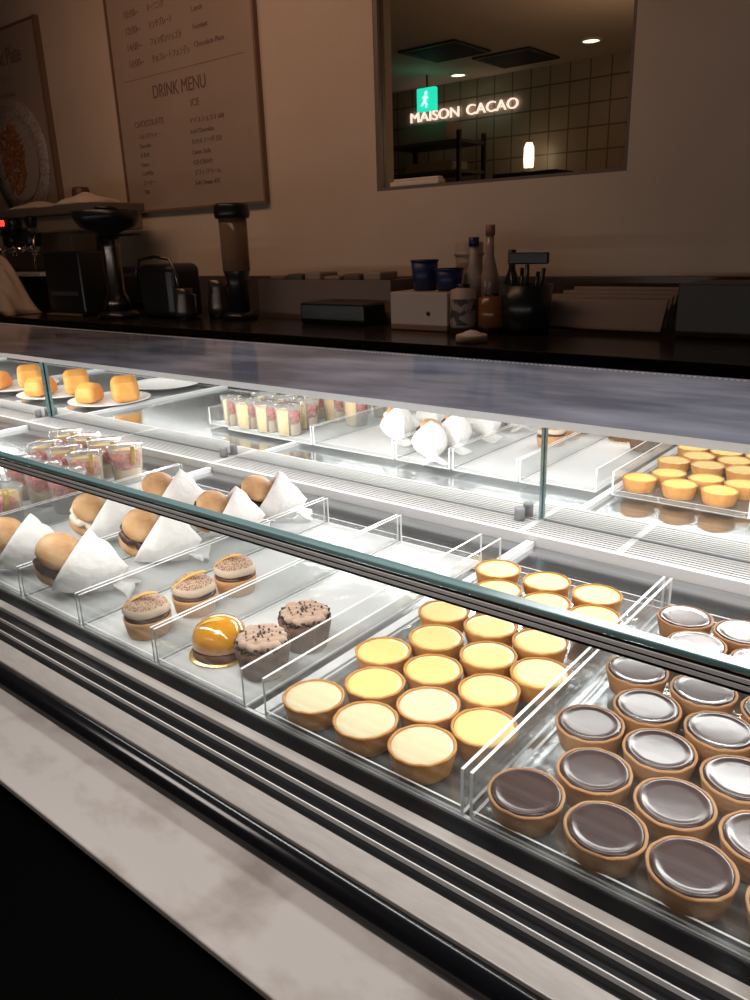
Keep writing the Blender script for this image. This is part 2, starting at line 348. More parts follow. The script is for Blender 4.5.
b = MB(); b.box(-.515, -.50, -.014, .012, -.012, 1.085); b.box(.50, .525, -.02, .012, -.012, 1.085); b.box(-.50, .50, -.014, .012, -.012, 0); b.box(-.50, .50, -.014, .012, 1.075, 1.085); b.build('frame', PFR, p2)
ptext('Classic Plate', .30, .885, .135, INK, p2, 'RIGHT', xs=.66)
ptext('パスタプレート', .17, .80, .04, INKL, p2, 'RIGHT'); ptext('¥1200 drink', .17, .71, .035, INKL, p2, 'RIGHT')
Rx = Matrix.Rotation(PI / 2, 4, 'X')
pl = MB().lathe([(0, .002), (.20, .003), (.24, .004), (.345, .006), (.345, 0), (0, 0)], 48, M=Rx.to_3x3(), c=(.10, -.0065, .34), mi=0)
pl.build('plate_picture', [mat('print_plate', (.46, .40, .37), .5, noise=(60, (.28, .22, .20), .46, .6))], p2)
MB().lathe([(0, .002), (.235, .002)], 40, M=Rx.to_3x3(), c=(.10, -.0145, .34)).build('plate_well', mat('print_plate_in', (.46, .37, .32), .5), p2)
b = MB()
for k in range(230):
    a0 = random.uniform(0, 6.28); rr = math.sqrt(random.random()) * .20; cx, cz = .04 + rr * math.cos(a0) * .72, .36 + rr * math.sin(a0) * 1.0
    th = random.uniform(0, 6.28); L = random.uniform(.03, .07); cur = random.uniform(-1, 1)
    pts = [(cx + L * (t - .5) * math.cos(th + cur * t), -.019 - .0005 * (k % 4), cz + L * (t - .5) * math.sin(th + cur * t)) for t in (0, .25, .5, .75, 1)]
    b.tube(pts, .005, 5, flat=.5)
tag(b.build('pasta_picture', mat('print_pasta', (.42, .17, .05), .6, noise=(40, (.30, .10, .03), .4, .6)), p2), kind='stuff')
# ------------------------------------------------------------------ display case
X0, X1 = -4.6, 1.1
case = thing('display_case', 'long refrigerated pastry counter with front glass, louvred deck and mirrored rear doors', 'display case', (0, 0, FZ))
def cpart(mb, name, m, bevel=0, parent=None, kind=None):
    o = mb.build(name, m, None, bevel=bevel)
    o.parent = parent or case
    if not parent: o.location = (0, 0, -FZ)
    if kind: o['kind'] = kind
    return o
b = MB(); b.box(X0, X1, .262, .3395, FZ, -.0535); b.box(X0, X1, .3395, 1.66, FZ, -.082); cpart(b, 'cabinet_body', BLACKM)
b = MB(); b.box(X0, X1, .40, 1.16, -.080, -.0365); cpart(b, 'well_floor', WELL)
b = MB(); b.box(X0, X1, .443, .4655, -.08, -.031); b.box(X0, X1, .383, .431, -.08, -.036)
cpart(b, 'gasket_channel', mat('channel_black', (.012, .012, .014), .25))
cpart(MB().box(X0, X1, .4615, .4655, -.031, -.0278), 'glass_sill', WHITEM)
cpart(MB().box(X0, X1, .431, .443, -.08, -.0300), 'steel_trim', STEEL, .001)
for y in (.414, .397): cpart(MB().box(X0, X1, y - .0006, y + .0006, -.036, -.0312), 'trim_fin', mat('bright_fin', (.92, .91, .90), .35))
cpart(MB().box(X0, X1, .356, .383, -.08, -.0300), 'front_trim', STEELPL, .001)
b = MB(); b.tube([(X0, .3475, -.0420), (X1, .3475, -.0420)], .0118, 28); b.box(X0, X1, .340, .356, -.0815, -.040); cpart(b, 'bumper_rail', BLACK)
# front glass: two panes, spacer, green cut edge
fg = cpart(MB().box(X0, X1, .4510, .4610, -.031, .188), 'front_glass', GLASS)
cpart(MB().box(X0, X1, .4506, .4614, .188, .1925), 'glass_edge', TEAL, .0008, parent=fg)
b = MB()
for z0, z1, o_, k in ((.1862, .1879, .0012, 0), (.1832, .1860, .0022, 1), (.1815, .1830, .0014, 0), (.1785, .1813, .0022, 1), (.1762, .1783, .0016, 0)): b.box(X0, X1, .4510 - o_, .4510, z0, z1, mi=k)
cpart(b, 'rail_strip', [BLACK, ALU], parent=fg)
# mirrored doors
seams = [-4.56, -3.767, -2.967, -2.167, -1.352, -.576, .22, 1.02]
for i in range(len(seams) - 1):
    front = i % 2 == 0
    y = 1.137 if front else 1.147
    a, c = seams[i] + (-.012 if front else 0), seams[i + 1] + (0 if front else .01)
    d = cpart(MB().box(a, c, y, y + .007, -.018, .146), 'mirrored_door', MIR)
    cpart(MB().box(c, c + .0012, y - .0006, y + .0076, -.018, .146), 'door_edge', TEAL, parent=d)
    s_ = MB().lathe([(0, 0), (.009, 0), (.009, .020), (.008, .022), (0, .022)], 20, c=(c - .028, 1.122, -.019)); cpart(s_, 'door_stop', GREYP, parent=d)
# louvred deck
LOUV = mat('louvre_white', (.66, .66, .66), .4)
b = MB()
for k in range(8): b.box(X0, X1, 1.0770 + .0085 * k, 1.0812 + .0085 * k, -.0240, -.0195)
b.box(X0, X1, 1.066, 1.0735, -.0365, -.0185)
for x in seams + [-.41, -1.76, -2.57]: b.box(x - .006, x + .006, 1.070, 1.144, -.024, -.0190)
cpart(b, 'louvre_grille', LOUV)
cpart(MB().box(X0, X1, 1.0735, 1.16, -.036, -.030), 'grille_base', BLACKM)
cpart(MB().box(X0, X1, 1.1445, 1.158, -.030, -.0182), 'door_track', GREYP)
for x in (-3.757, -2.957, -2.157, -1.352, -.552): cpart(MB().box(x - .007, x + .007, .466, 1.066, -.0365, -.0275), 'well_divider', WHITEM)
tp = cpart(MB().box(X0, X1, 1.134, 1.665, .147, .157), 'top_panel', TOPG, .001)
cpart(MB().box(X0, X1, 1.1315, 1.1338, .1445, .1575), 'panel_edge', TOPE, parent=tp)
b = MB()
x = X0
while x < X1: b.box(x, x + .006, 1.640, 1.644, .157, .1582); x += .012
cpart(b, 'edge_seal', ALU, parent=tp)
cpart(MB().box(X0, X1, 1.16, 1.66, .05, .143), 'rear_housing', BLACKM)
for x in seams: cpart(MB().box(x - .006, x + .006, 1.156, 1.162, -.02, .146), 'door_post', ALU)
# stone ledge
sl = MB().box(X0, X1, .254, .3395, -.053, -.046); tag(sl.build('stone_ledge', STONE, bevel=.0012), 'pale grey stone ledge running along the front of the display case', 'ledge')
# ------------------------------------------------------------------ trays
def tray(x0, x1, label, y0=.4622, y1=.94, group='clear acrylic trays', cat='tray', back=True, floor=True):
    t = thing('acrylic_tray', label, cat, ((x0 + x1) / 2, (y0 + y1) / 2, -.0275), 0, group)
    hx, hy = (x1 - x0) / 2, (y1 - y0) / 2
    b = MB(); b.box(-hx, hx, -hy, hy, 0.0005, .0025); b.build('tray_floor', ACRW if x0 < -.55 else ACRF, t)
    for s in (-1, 1):
        b = MB(); xa, xb = sorted((s * hx, s * (hx - .0030)))
        b.box(xa, xb, -hy, hy, .0026, .0475)
        o = b.build('side_wall', [ACR, ACRE], t)
        for f in o.data.polygons:
            if abs(f.normal.x) < .5: f.material_index = 1
    for ya, zt in ((-hy, .009), (hy - .002, .012)):
        o = MB().box(-hx + .0031, hx - .0031, ya, ya + .002, .0026, zt).build('end_lip', [ACR, ACRE], t)
        for f in o.data.polygons:
            if abs(f.normal.y) < .5: f.material_index = 1
    return t
tray(-.288, .020, 'clear acrylic tray holding the dark chocolate tarts')
tray(-.538, -.294, 'clear acrylic tray holding the yellow custard tarts')
tray(-.722, -.568, 'clear acrylic tray with the orange dome cake and chocolate cakes')
tray(-.882, -.726, 'clear acrylic tray with three meringue topped tarts')
tray(-1.033, -.888, 'clear acrylic tray of bun sandwiches beside the meringue tarts')
tray(-1.286, -1.040, 'wide clear acrylic tray under the leftmost bun sandwiches')
tray(-1.700, -1.292, 'clear acrylic tray carrying the strawberry dessert cups')
# ------------------------------------------------------------------ tarts
ZB = -.0245
def tart(name, label, cat, crust, fill, fillname, h=.0245, dome=.0):
    t = thing(name, label, cat)
    R1, R0 = .0322, .0272
    def flt(r, z, a): return r * (1 + .006 * math.sin(7 * a + 1) + .004 * math.sin(17 * a)), z + (.0003 * math.sin(11 * a) if z > h * .8 else 0)
    MB().lathe([(0, 0), (R0 - .001, 0), (R0, .001), (R0 + .0028, h * .5), (R1 - .0004, h - .002), (R1, h - .0006), (R1 - .0009, h), (R1 - .0024, h), (R1 - .0030, h - .0012), (R1 - .0036, h - .006), (0, h - .006)], 56, fn=flt).build('crust', crust, t)
    if dome: prof = [(R1 - .0036, h - .0055), (R1 - .0032, h - .002), (R1 - .0037, h + .0006), (R1 - .0050, h + .0010), (R1 - .0075, h + .0006), (R1 - .010, h + .0002), (R1 - .012, h + .0001), (0, h)]
    else: prof = [(R1 - .0030, h - .0045), (R1 - .0031, h - .0016), (R1 - .0042, h - .0008), (R1 - .009, h - .0010), (0, h - .0011)]
    MB().lathe(prof, 56).build(fillname, fill, t)
    return t
tc0 = tart('chocolate_tart', 'x', 'tart', CRUSTC, GAN, 'ganache', dome=1)
ty0 = tart('custard_tart', 'x', 'tart', CRUSTY, CUST, 'custard')
rows_c = [(.491, 0), (.552, 1), (.614, 0), (.6735, 1), (.7335, 0), (.824, 1), (.883, 0)]
first = True
for ri, (y, par) in enumerate(rows_c):
    xs = [(-.250 if par == 0 else -.2165) + .0677 * k for k in range(4 if par == 0 else 3)]
    rown = 'front row' if ri == 0 else 'back row' if ri == 6 else ORD[ri] + ' row from the front'
    for k, x in enumerate(xs):
        lab = 'dark chocolate tart with glossy ganache, %s from left in the %s' % (ORD[k], rown)
        p = (x + random.uniform(-.0012, .0012), y + random.uniform(-.001, .001), ZB)
        if first: o = tc0; o.location = p; o['label'] = lab; o['group'] = 'dark chocolate tarts in the right tray'; first = False
        else: o = dup(tc0, p, random.uniform(0, 6.28), lab, 'dark chocolate tarts in the right tray')
        o.rotation_euler = (random.uniform(-.012, .012), random.uniform(-.012, .012), random.uniform(0, 6.28))
rows_y = [(.4925, [-.4957, -.426, -.3585]), (.550, [-.461, -.392, -.327]), (.608, [-.4955, -.427, -.3567]), (.6685, [-.465, -.394, -.330]), (.730, [-.495, -.428, -.362]), (.823, [-.472, -.403, -.338]), (.883, [-.507, -.432, -.361])]
first = True
pos3 = ['left', 'middle', 'right']
for ri, (y, xs) in enumerate(rows_y):
    rown = 'front row' if ri == 0 else 'back row' if ri == 6 else ORD[ri] + ' row from the front'
    for k, x in enumerate(xs):
        f = CREAM if ri == 0 or (ri == 1 and k == 1) else (YELL if ri >= 5 else CUST)
        cname = 'pale cream' if f is CREAM else 'bright yellow' if f is YELL else 'soft yellow'
        lab = '%s custard tart, %s one in the %s' % (cname, pos3[k], rown)
        p = (x, y, ZB)
        if first: o = ty0; o.location = p; o['label'] = lab; o['group'] = 'custard tarts in the middle tray'; first = False; ty0.children[1].data.materials[0] = CREAM
        else: o = dup(ty0, p, 0, lab, 'custard tarts in the middle tray', swap={'custard': f})
        o.rotation_euler = (random.uniform(-.015, .015), random.uniform(-.015, .015), random.uniform(0, 6.28))
# ------------------------------------------------------------------ meringue tarts
mt = thing('meringue_tart', 'x', 'tart')
MB().lathe([(0, 0), (.025, 0), (.0262, .001), (.0295, .019), (.0300, .0235), (.0290, .0240), (.0275, .0225), (.0, .0222)], 48).build('crust', mat('orange_crust', (.50, .24, .09), .7, noise=(60, (.62, .34, .15), .35, .7), bump=(260, .4, .002)), mt)
MB().lathe([(.0272, .022), (.0282, .0255), (.0262, .0275), (0, .0285)], 48).build('chocolate_layer', CHOC, mt)
def domef(r, z, a): return r * (1 + .03 * math.sin(2 * a + .6) + .015 * math.sin(5 * a)), z + .0008 * math.sin(3 * a + r * 90)
mg = MB().lathe([(0, .0275), (.022, .0272), (.0270, .0290), (.0292, .0330), (.0262, .0400), (.0200, .0462), (.0120, .0508), (.005, .0530), (0, .0534)], 40, fn=domef).build('meringue', [MERP, MER], mt)
for f in mg.data.polygons:
    if f.center.z > .0400: f.material_index = 1
pts = [(-.022 + .046 * t, -.020 + .016 * t, .0375 + .0225 * math.sin(PI * (.52 * t)) ) for t in [i / 10 for i in range(11)]]
MB().tube(pts, [.0012] + [.0030] * 9 + [.0012], 8, flat=.45).build('orange_peel', PEEL, mt)
for i, (x, y, rz, lab) in enumerate(((-.797, .505, .25, 'cocoa dusted meringue tart with orange peel, nearest the front glass'), (-.797, .580, .45, 'cocoa dusted meringue tart with orange peel, middle of the three'), (-.800, .655, .0, 'cocoa dusted meringue tart with orange peel, farthest from the glass'))):
    if i == 0: o = mt; o.location = (x, y, ZB); o.rotation_euler.z = rz; o['label'] = lab; o['group'] = 'meringue topped tarts'
    else: dup(mt, (x, y, ZB), rz, lab, 'meringue topped tarts')
# dome cake
dc = thing('dome_cake', 'shiny orange glazed dome cake on a gold board', 'cake', (-.6790, .524, ZB)); dc.scale = (1.12, 1.12, .98)
MB().lathe([(0, 0), (.034, 0), (.0345, .0008), (.034, .0016), (0, .0016)], 56).build('gold_board', GOLD, dc)
MB().lathe([(0, .0016), (.0285, .0016), (.0300, .004), (.0298, .011), (.028, .013), (0, .013)], 48, fn=lambda r, z, a: (r * (1 + .02 * math.sin(9 * a)), z)).build('chocolate_base', CAKE, dc)
MB().lathe([(0, .011), (.0275, .0112), (.0302, .0145), (.0298, .024), (.0262, .034), (.0195, .0415), (.010, .0455), (0, .0465)], 48, fn=lambda r, z, a: (r * (1 + .02 * math.cos(2 * a)), z)).build('orange_dome', DOME, dc)
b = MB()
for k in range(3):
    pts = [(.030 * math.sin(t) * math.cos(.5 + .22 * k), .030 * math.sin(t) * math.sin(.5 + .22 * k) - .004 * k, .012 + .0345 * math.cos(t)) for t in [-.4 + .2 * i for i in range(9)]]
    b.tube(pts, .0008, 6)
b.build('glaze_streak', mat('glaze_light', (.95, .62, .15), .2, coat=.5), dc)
# chocolate cakes with piped mocha cream
cc = thing('chocolate_cake', 'x', 'cake')
def flute(r, z, a): return r * (1 + .028 * abs(math.sin(7 * a))), z
MB().lathe([(0, 0), (.0225, 0), (.0240, .0015), (.0290, .026), (.0300, .030), (.028, .033), (0, .034)], 70, fn=flute).build('cake_body', CAKE, cc)
for k in range(5):
    yy = -.021 + .0105 * k; hw = math.sqrt(max(.0275 ** 2 - yy ** 2, 1e-5))
    pts = [(hw * (2 * t - 1), yy + .0010 * math.sin(6 * PI * t + k), .0375 + .0008 * math.sin(5 * PI * t + k)) for t in [i / 14 for i in range(15)]]
    MB().tube(pts, [.0025] + [.0052] * 13 + [.0025], 10).build('piped_cream', MOCHA, cc)
b = MB()
for k in range(110):
    a = random.uniform(0, 6.28); r = random.uniform(.0245, .0300); b.ball((r * math.cos(a), r * math.sin(a), random.uniform(.0325, .0385)), random.uniform(.0011, .0022), jit=.2)
for k in range(35):
    a = random.uniform(0, 6.28); r = random.uniform(0, .024); b.ball((r * math.cos(a), r * math.sin(a), random.uniform(.0425, .044)), random.uniform(.0007, .0014), jit=.2)
tag(b.build('cocoa_crumbs', CRUMB, cc), kind='stuff')
cc.scale = (1.06, 1.06, 1.12); cc.location = (-.604, .524, ZB); cc.rotation_euler.z = .9; cc['label'] = 'chocolate cake with piped mocha cream, the front one beside the dome cake'; cc['group'] = 'chocolate cakes with piped cream'
dup(cc, (-.608, .598, ZB), 1.0, 'chocolate cake with piped mocha cream, behind the other one', 'chocolate cakes with piped cream')
# ------------------------------------------------------------------ bun sandwiches in paper
def sandwich(label, loc, rz, s=1.0, choc=True, seed=0, lean=0.0):
    rnd = random.Random(seed)
    t = thing('bun_sandwich', label, 'sandwich', loc, rz, 'bun sandwiches in white paper'); t.scale = (s, s, s)
    Mr = (Matrix.Rotation(.42 + lean, 3, 'Y') @ Matrix.Rotation(.40, 3, 'X'))
    cen = Vector((-.020, -.004, .049))
    ax = Mr @ Vector((0, 0, 1))
    def bun(c, flip):
        prof = [(0, -.0035), (.022, -.0035), (.0262, -.001), (.0272, .004), (.0250, .0105), (.0185, .0160), (.010, .0188), (0, .0196)]
        if flip: prof = [(r, -z) for r, z in prof]
        return MB().lathe(prof, 36, c=c, M=Mr, fn=lambda r, z, a: (r * (1 + .03 * math.sin(2 * a + seed)), z))
    bun(cen + ax * .0070, False).build('top_bun', BUN, t)
    b = MB(); fc = cen - ax * .004
    n = 26
    pts = [fc + Mr @ Vector(((.0215 + .003 * math.sin(5 * a)) * math.cos(a), (.0215 + .003 * math.sin(5 * a)) * math.sin(a), .002 * math.sin(7 * a))) for a in [2 * PI * k / n for k in range(n + 1)]]
    b.tube(pts, [.0062 + .0016 * math.sin(4.0 * k) for k in range(n + 1)], 10); b.lathe([(0, -.005), (.02, -.005), (.02, .005), (0, .005)], 24, c=fc, M=Mr)
    b.build('filling', CHOC if choc else WCREAM, t)
    bun(cen - ax * .0165, True).build('bottom_bun', BUN, t)
    # paper pouch: open mouth on the upper left, pinched end on the lower right
    bm = bmesh.new(); n, m = 28, 14
    A = Vector((-.036, 0, .0035)); B = Vector((.020, 0, .083)); mid = (A + B) / 2; hd = (B - A) / 2
    E = Vector((.050, 0, .016)); F = Vector((.012, 0, .0155))
    grid = []
    for j in range(m + 1):
        u = j / m; ring = []
        for k in range(n):
            a = 2 * PI * k / n
            c = mid.lerp(E, u ** .9); h = hd.lerp(F, u); wv = (.0340 * (1 - u) ** .7 * (1 + .35 * math.sin(PI * u)) + .0022)
            ca = math.cos(a); sa = math.sin(a); ca = math.copysign(abs(ca) ** 1.05, ca); sa = math.copysign(abs(sa) ** 1.5, sa)
            p = c + h * ca + Vector((0, wv * sa, 0))
            if sa > 0 and j < 5: p -= hd * .22 * (1 - j / 5) * sa * (1 if ca > 0 else 0)
            fold = .0016 * math.sin(5 * a + 9 * u + seed) * math.sin(PI * min(1, u * 1.3)); p += Vector((fold, fold, fold * .5))
            p.z = max(p.z, .0012)
            ring.append(bm.verts.new(p))
        grid.append(ring)
    for j in range(m):
        for k in range(n):
            bm.faces.new([grid[j][k], grid[j][(k + 1) % n], grid[j + 1][(k + 1) % n], grid[j + 1][k]]).smooth = (k not in (0, n // 2))
    bm.faces.new(grid[m])
    # loose paper tail spreading on the tray
    me = bpy.data.meshes.new('paper_pouch'); bmesh.ops.recalc_face_normals(bm, faces=bm.faces[:]); bm.to_mesh(me); bm.free(); me.materials.append(PAPER)
    o = bpy.data.objects.new('paper_pouch', me); COL.objects.link(o); o.parent = t
    sd = o.modifiers.new('thick', 'SOLIDIFY'); sd.thickness = .0006; sd.offset = 0
    bm = bmesh.new(); g = []
    for j in range(9):
        row = []
        for k in range(7):
            u, v = j / 8, k / 6 - .5
            p = Vector((.038 + .030 * u + rnd.uniform(-.002, .002), (.012 + .044 * u) * v, .0165 - .012 * u + .006 * math.sin(7 * v + seed) * u + .0035 * rnd.random() * u))
            p.z = max(p.z, .0015); row.append(bm.verts.new(p))
        g.append(row)
    for j in range(8):
        for k in range(6): bm.faces.new([g[j][k], g[j + 1][k], g[j + 1][k + 1], g[j][k + 1]]).smooth = True
    me = bpy.data.meshes.new('paper_tail'); bm.to_mesh(me); bm.free(); me.materials.append(PAPER)
    q = bpy.data.objects.new('paper_tail', me); COL.objects.link(q); q.parent = o
    sd = q.modifiers.new('thick', 'SOLIDIFY'); sd.thickness = .0006
    mk = MB(); mk.tube([(.008, -.0268, .047), (.011, -.0275, .0425), (.014, -.0268, .046)], .0005, 5); mk.build('printed_mark', mat('grey_ink', (.45, .42, .40), .6), o)
    return t
RZ = .68
S_ = [(-1.128, .515, 1.1, False, 'small bun sandwich with pale filling, leftmost in the front row', RZ),
      (-.978, .520, 1.16, True, 'large bun sandwich with chocolate cream, nearest the front glass', RZ),
      (-1.130, .660, 1.08, False, 'bun sandwich with white cream, behind the leftmost front one', RZ + .1),
      (-.978, .655, 1.12, True, 'bun sandwich with chocolate cream, second one back in the narrow tray', RZ),
      (-1.135, .800, 1.1, False, 'bun sandwich showing only a smooth bun, left one behind the glass rail', RZ),
      (-.975, .790, 1.06, True, 'bun sandwich with chocolate cream, middle one behind the glass rail', RZ + .15),
      (-.975, .890, 1.08, True, 'bun sandwich with chocolate cream, farthest back beside the mirrored door', RZ + .1)]
for i, (x, y, s, ch, lab, rz) in enumerate(S_): sandwich(lab, (x, y, ZB), rz, s, ch, i + 1)
# ------------------------------------------------------------------ strawberry dessert cups
cup0 = thing('dessert_cup', 'x', 'dessert cup')
MB().lathe([(0, 0), (.0240, 0), (.0250, .001), (.0290, .058), (.0300, .060), (.0292, .0605), (.0284, .058), (.0245, .0015), (0, .0012)], 40).build('plastic_cup', CUPP, cup0)
MB().prism([(.0240 * math.cos(a), .0240 * math.sin(a)) for a in [-.08 - (PI - .16) * k / 18 for k in range(19)]], .0016, .024).build('cream_layer', mat('vanilla_cream', (.85, .68, .44), .5), cup0)
b = MB()
for k in range(34):
    a = random.uniform(-PI * .98, -.05) ; r = math.sqrt(random.random()) * .0205 + .0015
    b.ball((r * math.cos(a), r * math.sin(a), random.uniform(.0285, .0480)), random.uniform(.0045, .0062), jit=.14)
tag(b.build('strawberry_pieces', BERRY, cup0), kind='stuff')
b = MB(); poly = [(.0245 * math.cos(a), .0245 * math.sin(a)) for a in [.12 + (PI - .24) * k / 16 for k in range(17)]]; b.prism(poly, .0018, .0540); b.build('sponge_block', SPONGE, cup0, bevel=.001)
ld = MB().lathe([(.0306, .0585), (.0312, .0600), (.0312, .0635), (.0290, .0650), (.0270, .0640), (.0250, .0655), (0, .0660)], 44, fn=lambda r, z, a: (r * (1 + .012 * math.sin(12 * a)), z)).build('lid', CUPP, cup0)
b = MB(); b.tube([(.020, -.0236, .0668), (.0215, -.0262, .0660), (.0200, -.0248, .052), (.0175, -.0238, .034)], .0042, 6, flat=.12); b.build('gold_tape', LABELG, cup0)
CS = 1.2
cups = [(-1.340, .592, 'strawberry dessert cup nearest the front glass'), (-1.420, .596, 'strawberry dessert cup left of the front one, cut by the photo edge'),
        (-1.337, .716, 'strawberry dessert cup crossed by the glass rail'), (-1.415, .712, 'dessert cup left of the one crossed by the rail'), (-1.493, .712, 'leftmost dessert cup of the row at the rail'),
        (-1.430, .812, 'dessert cup just beyond the rail, rightmost of its row'), (-1.508, .812, 'dessert cup just beyond the rail, middle of its row'), (-1.586, .812, 'dessert cup just beyond the rail, leftmost of its row'),
        (-1.412, .895, 'strawberry dessert cup with gold tape, rightmost in the back row'), (-1.489, .895, 'dessert cup second from right in the back row'), (-1.566, .895, 'dessert cup third from right in the back row'), (-1.643, .895, 'leftmost dessert cup of the back row')]
for i, (x, y, lab) in enumerate(cups):
    rz = .72 + random.uniform(-.15, .15)
    if i == 0: cup0.scale = (CS, CS, CS); cup0.location = (x, y, ZB); cup0.rotation_euler.z = rz; cup0['label'] = lab; cup0['group'] = 'strawberry dessert cups'
    else: dup(cup0, (x, y, ZB), rz, lab, 'strawberry dessert cups')
# ------------------------------------------------------------------ plates of orange pastry (seen in the mirrored doors)
pl0 = thing('pastry_plate', 'x', 'plate', (-2.20, .93, -.034))
MB().lathe([(0, 0), (.050, 0), (.055, .003), (.085, .011), (.100, .0165), (.1005, .018), (.099, .0185), (.083, .0135), (.052, .006), (0, .005)], 56).build('plate', PLATE, pl0)
def wedge(label, loc, rz, s=1.0):
    o = MB(); prof = [(-.038, 0), (.036, 0), (.040, .018), (.030, .040), (.006, .052), (-.020, .046), (-.037, .026)]
    o.prism(prof, -.026, .026, M=Matrix.Rotation(PI / 2, 3, 'X'))
    q = o.build('orange_pastry', PASTRY, None, bevel=.013, loc=loc, seg=4); q.rotation_euler.z = rz; q.scale = (s, s, s)
    return tag(q, label, 'pastry', 'orange pastries on plates')
pls = [(-2.27, .885, 'white plate with pastries, rightmost of the reflected plates'), (-2.55, .89, 'white plate with pastries, second from right among the reflected plates'), (-2.83, .89, 'white plate with pastries at the left edge of the mirrored door')]
for i, (x, y, lab) in enumerate(pls):
    if i == 0: pl0.scale = (1.3, 1.3, 1.0); pl0.location = (x, y, -.0365); pl0['label'] = lab; pl0['group'] = 'white pastry plates'
    else: dup(pl0, (x, y, -.0365), 0, lab, 'white pastry plates')
    nm = ['rightmost', 'middle', 'leftmost'][i]
    wedge('big orange pastry block at the back of the %s reflected plate' % nm, (x + .030, y - .040, -.0285), .5, 1.6)
    wedge('smaller orange pastry block at the front of the %s reflected plate' % nm, (x - .050, y + .040, -.0285), 1.0, 1.25)
pe = dup(pl0, (-2.36, .60, -.0365), 0, 'empty white plate farther forward than the pastry plates', 'white pastry plates')
# ------------------------------------------------------------------ back counter and what stands on it
CT = .13
bc = thing('back_counter', 'long dark work counter against the back wall', 'counter', (0, 0, FZ))
def bpart(mb, name, m, bevel=0):
    o = mb.build(name, m, bc, bevel=bevel); o.location = (0, 0, -FZ); return o
bpart(MB().box(-6.5, 2.2, 2.02, 2.76, CT - .03, CT), 'worktop', mat('dark_worktop', (.028, .022, .020), .18), .003)
bpart(MB().box(-6.5, 2.2, 2.06, 2.74, FZ, CT - .03), 'cabinet', mat('dark_cabinet', (.035, .026, .022), .5))
struct(MB().box(-6.5, 2.2, 2.765, WY - .001, CT - .03, .297).build('trim_1', mat('dark_backsplash', (.085, .065, .055), .35), bevel=.002))
STM = mat('warm_steel', (.42, .33, .26), .35, .6)
DK = mat('dark_plastic', (.012, .012, .013), .3)
em = thing('espresso_machine', 'steel espresso machine with red digits at the left edge', 'coffee machine', (-4.34, 2.54, CT))
def ep(mb, name, m, bevel=.004, parent=None): return mb.build(name, m, parent or em, bevel=bevel)
ep(MB().box(-.75, .50, -.16, .20, .415, .500), 'body', STM, .012)
ep(MB().box(-.75, .64, -.18, .12, .500, .545), 'top_tray', mat('dim_steel', (.22, .17, .14), .4, .5), .006)
ep(MB().box(-.75, .05, .02, .18, .20, .415), 'back_plate', STM, .004)
ep(MB().box(-.75, .05, -.20, .20, .185, .205), 'drip_grille', STEEL, .002)
ep(MB().box(-.75, .60, -.16, .20, .03, .185), 'lower_body', DK, .01)
for x in (-.62, .45):
    ep(MB().lathe([(0, 0), (.03, 0), (.025, .03), (0, .03)], 20, c=(x, -.1, 0)), 'foot', DK, 0)
for x, n in ((-.33, 0), (-.10, 1)):
    g = ep(MB().lathe([(0, 0), (.045, 0), (.05, .02), (.05, .075), (.04, .09), (0, .09)], 28, c=(x, -.13, .355)), 'group_head', DK, 0)
    b = MB(); b.tube([(x, -.14, .345), (x + .02, -.19, .340), (x + .04, -.25, .325)], [.016, .013, .017], 12); b.lathe([(0, -.025), (.032, -.025), (.038, -.018), (.038, .012), (0, .012)], 24, c=(x, -.13, .345)); b.tube([(x - .018, -.13, .325), (x - .02, -.13, .30)], .006, 8); b.tube([(x + .018, -.13, .325), (x + .02, -.13, .30)], .006, 8)
    ep(b, 'portafilter', CHROME, 0)
ep(MB().tube([(.02, -.18, .42), (.05, -.21, .36), (.045, -.215, .27), (.035, -.22, .215)], .006, 8), 'steam_wand', CHROME, 0)
ep(MB().lathe([(0, 0), (.032, 0), (.032, .03), (.028, .034), (0, .034)], 20, c=(0, 0, 0), M=Rx.to_3x3()), 'steam_knob', DK, 0).location = (.0, -.165, .475)
ep(MB().lathe([(0, 0), (.045, 0), (.045, .05), (.035, .06), (0, .06)], 20, c=(0, 0, 0), M=Rx.to_3x3()), 'dial', DK, 0).location = (-.175, -.165, .455)
dsp = ep(MB().box(-.40, -.235, -.190, -.165, .452, .506), 'display', DK, .002)
text('lettering', '000', .048, mat('red_led', (1, .05, .03), .5, emit=(1, .04, .03), es=3.0), Matrix.Translation((-.345, -.192, .462)) @ Rx, dsp, extrude=.001)
def cloth(name, label, loc, sx, sy, sz, col, seed, cat='cloth', hump=None):
    bm = bmesh.new(); N = 26; g = []
    rnd = random.Random(seed); ph = [rnd.uniform(0, 6) for _ in range(6)]
    for j in range(N + 1):
        row = []
        for k in range(N + 1):
            u, v = j / N * 2 - 1, k / N * 2 - 1
            h = (hump or (lambda u, v: max(0, 1 - u * u) ** .6 * max(0, 1 - v * v) ** .6))(u, v)
            h *= 1 + .14 * math.sin(5 * u + 3 * v + ph[0]) + .09 * math.sin(9 * v - 4 * u + ph[1])
            ww = 1 + .06 * math.sin(4 * v + ph[2])
            row.append(bm.verts.new((sx * u * ww, sy * v * (1 + .05 * math.sin(5 * u + ph[3])), max(0.0012, sz * h))))
        g.append(row)
    for j in range(N):
        for k in range(N): bm.faces.new([g[j][k], g[j + 1][k], g[j + 1][k + 1], g[j][k + 1]]).smooth = True
    me = bpy.data.meshes.new(name); bmesh.ops.recalc_face_normals(bm, faces=bm.faces[:]); bm.to_mesh(me); bm.free()
    me.materials.append(mat('cloth_' + str(seed), col, .85, bump=(25, .4, .004)))
    o = bpy.data.objects.new(name, me); COL.objects.link(o); o.location = loc
    s = o.modifiers.new('thick', 'SOLIDIFY'); s.thickness = .003; s.offset = 1
    return tag(o, label, cat)
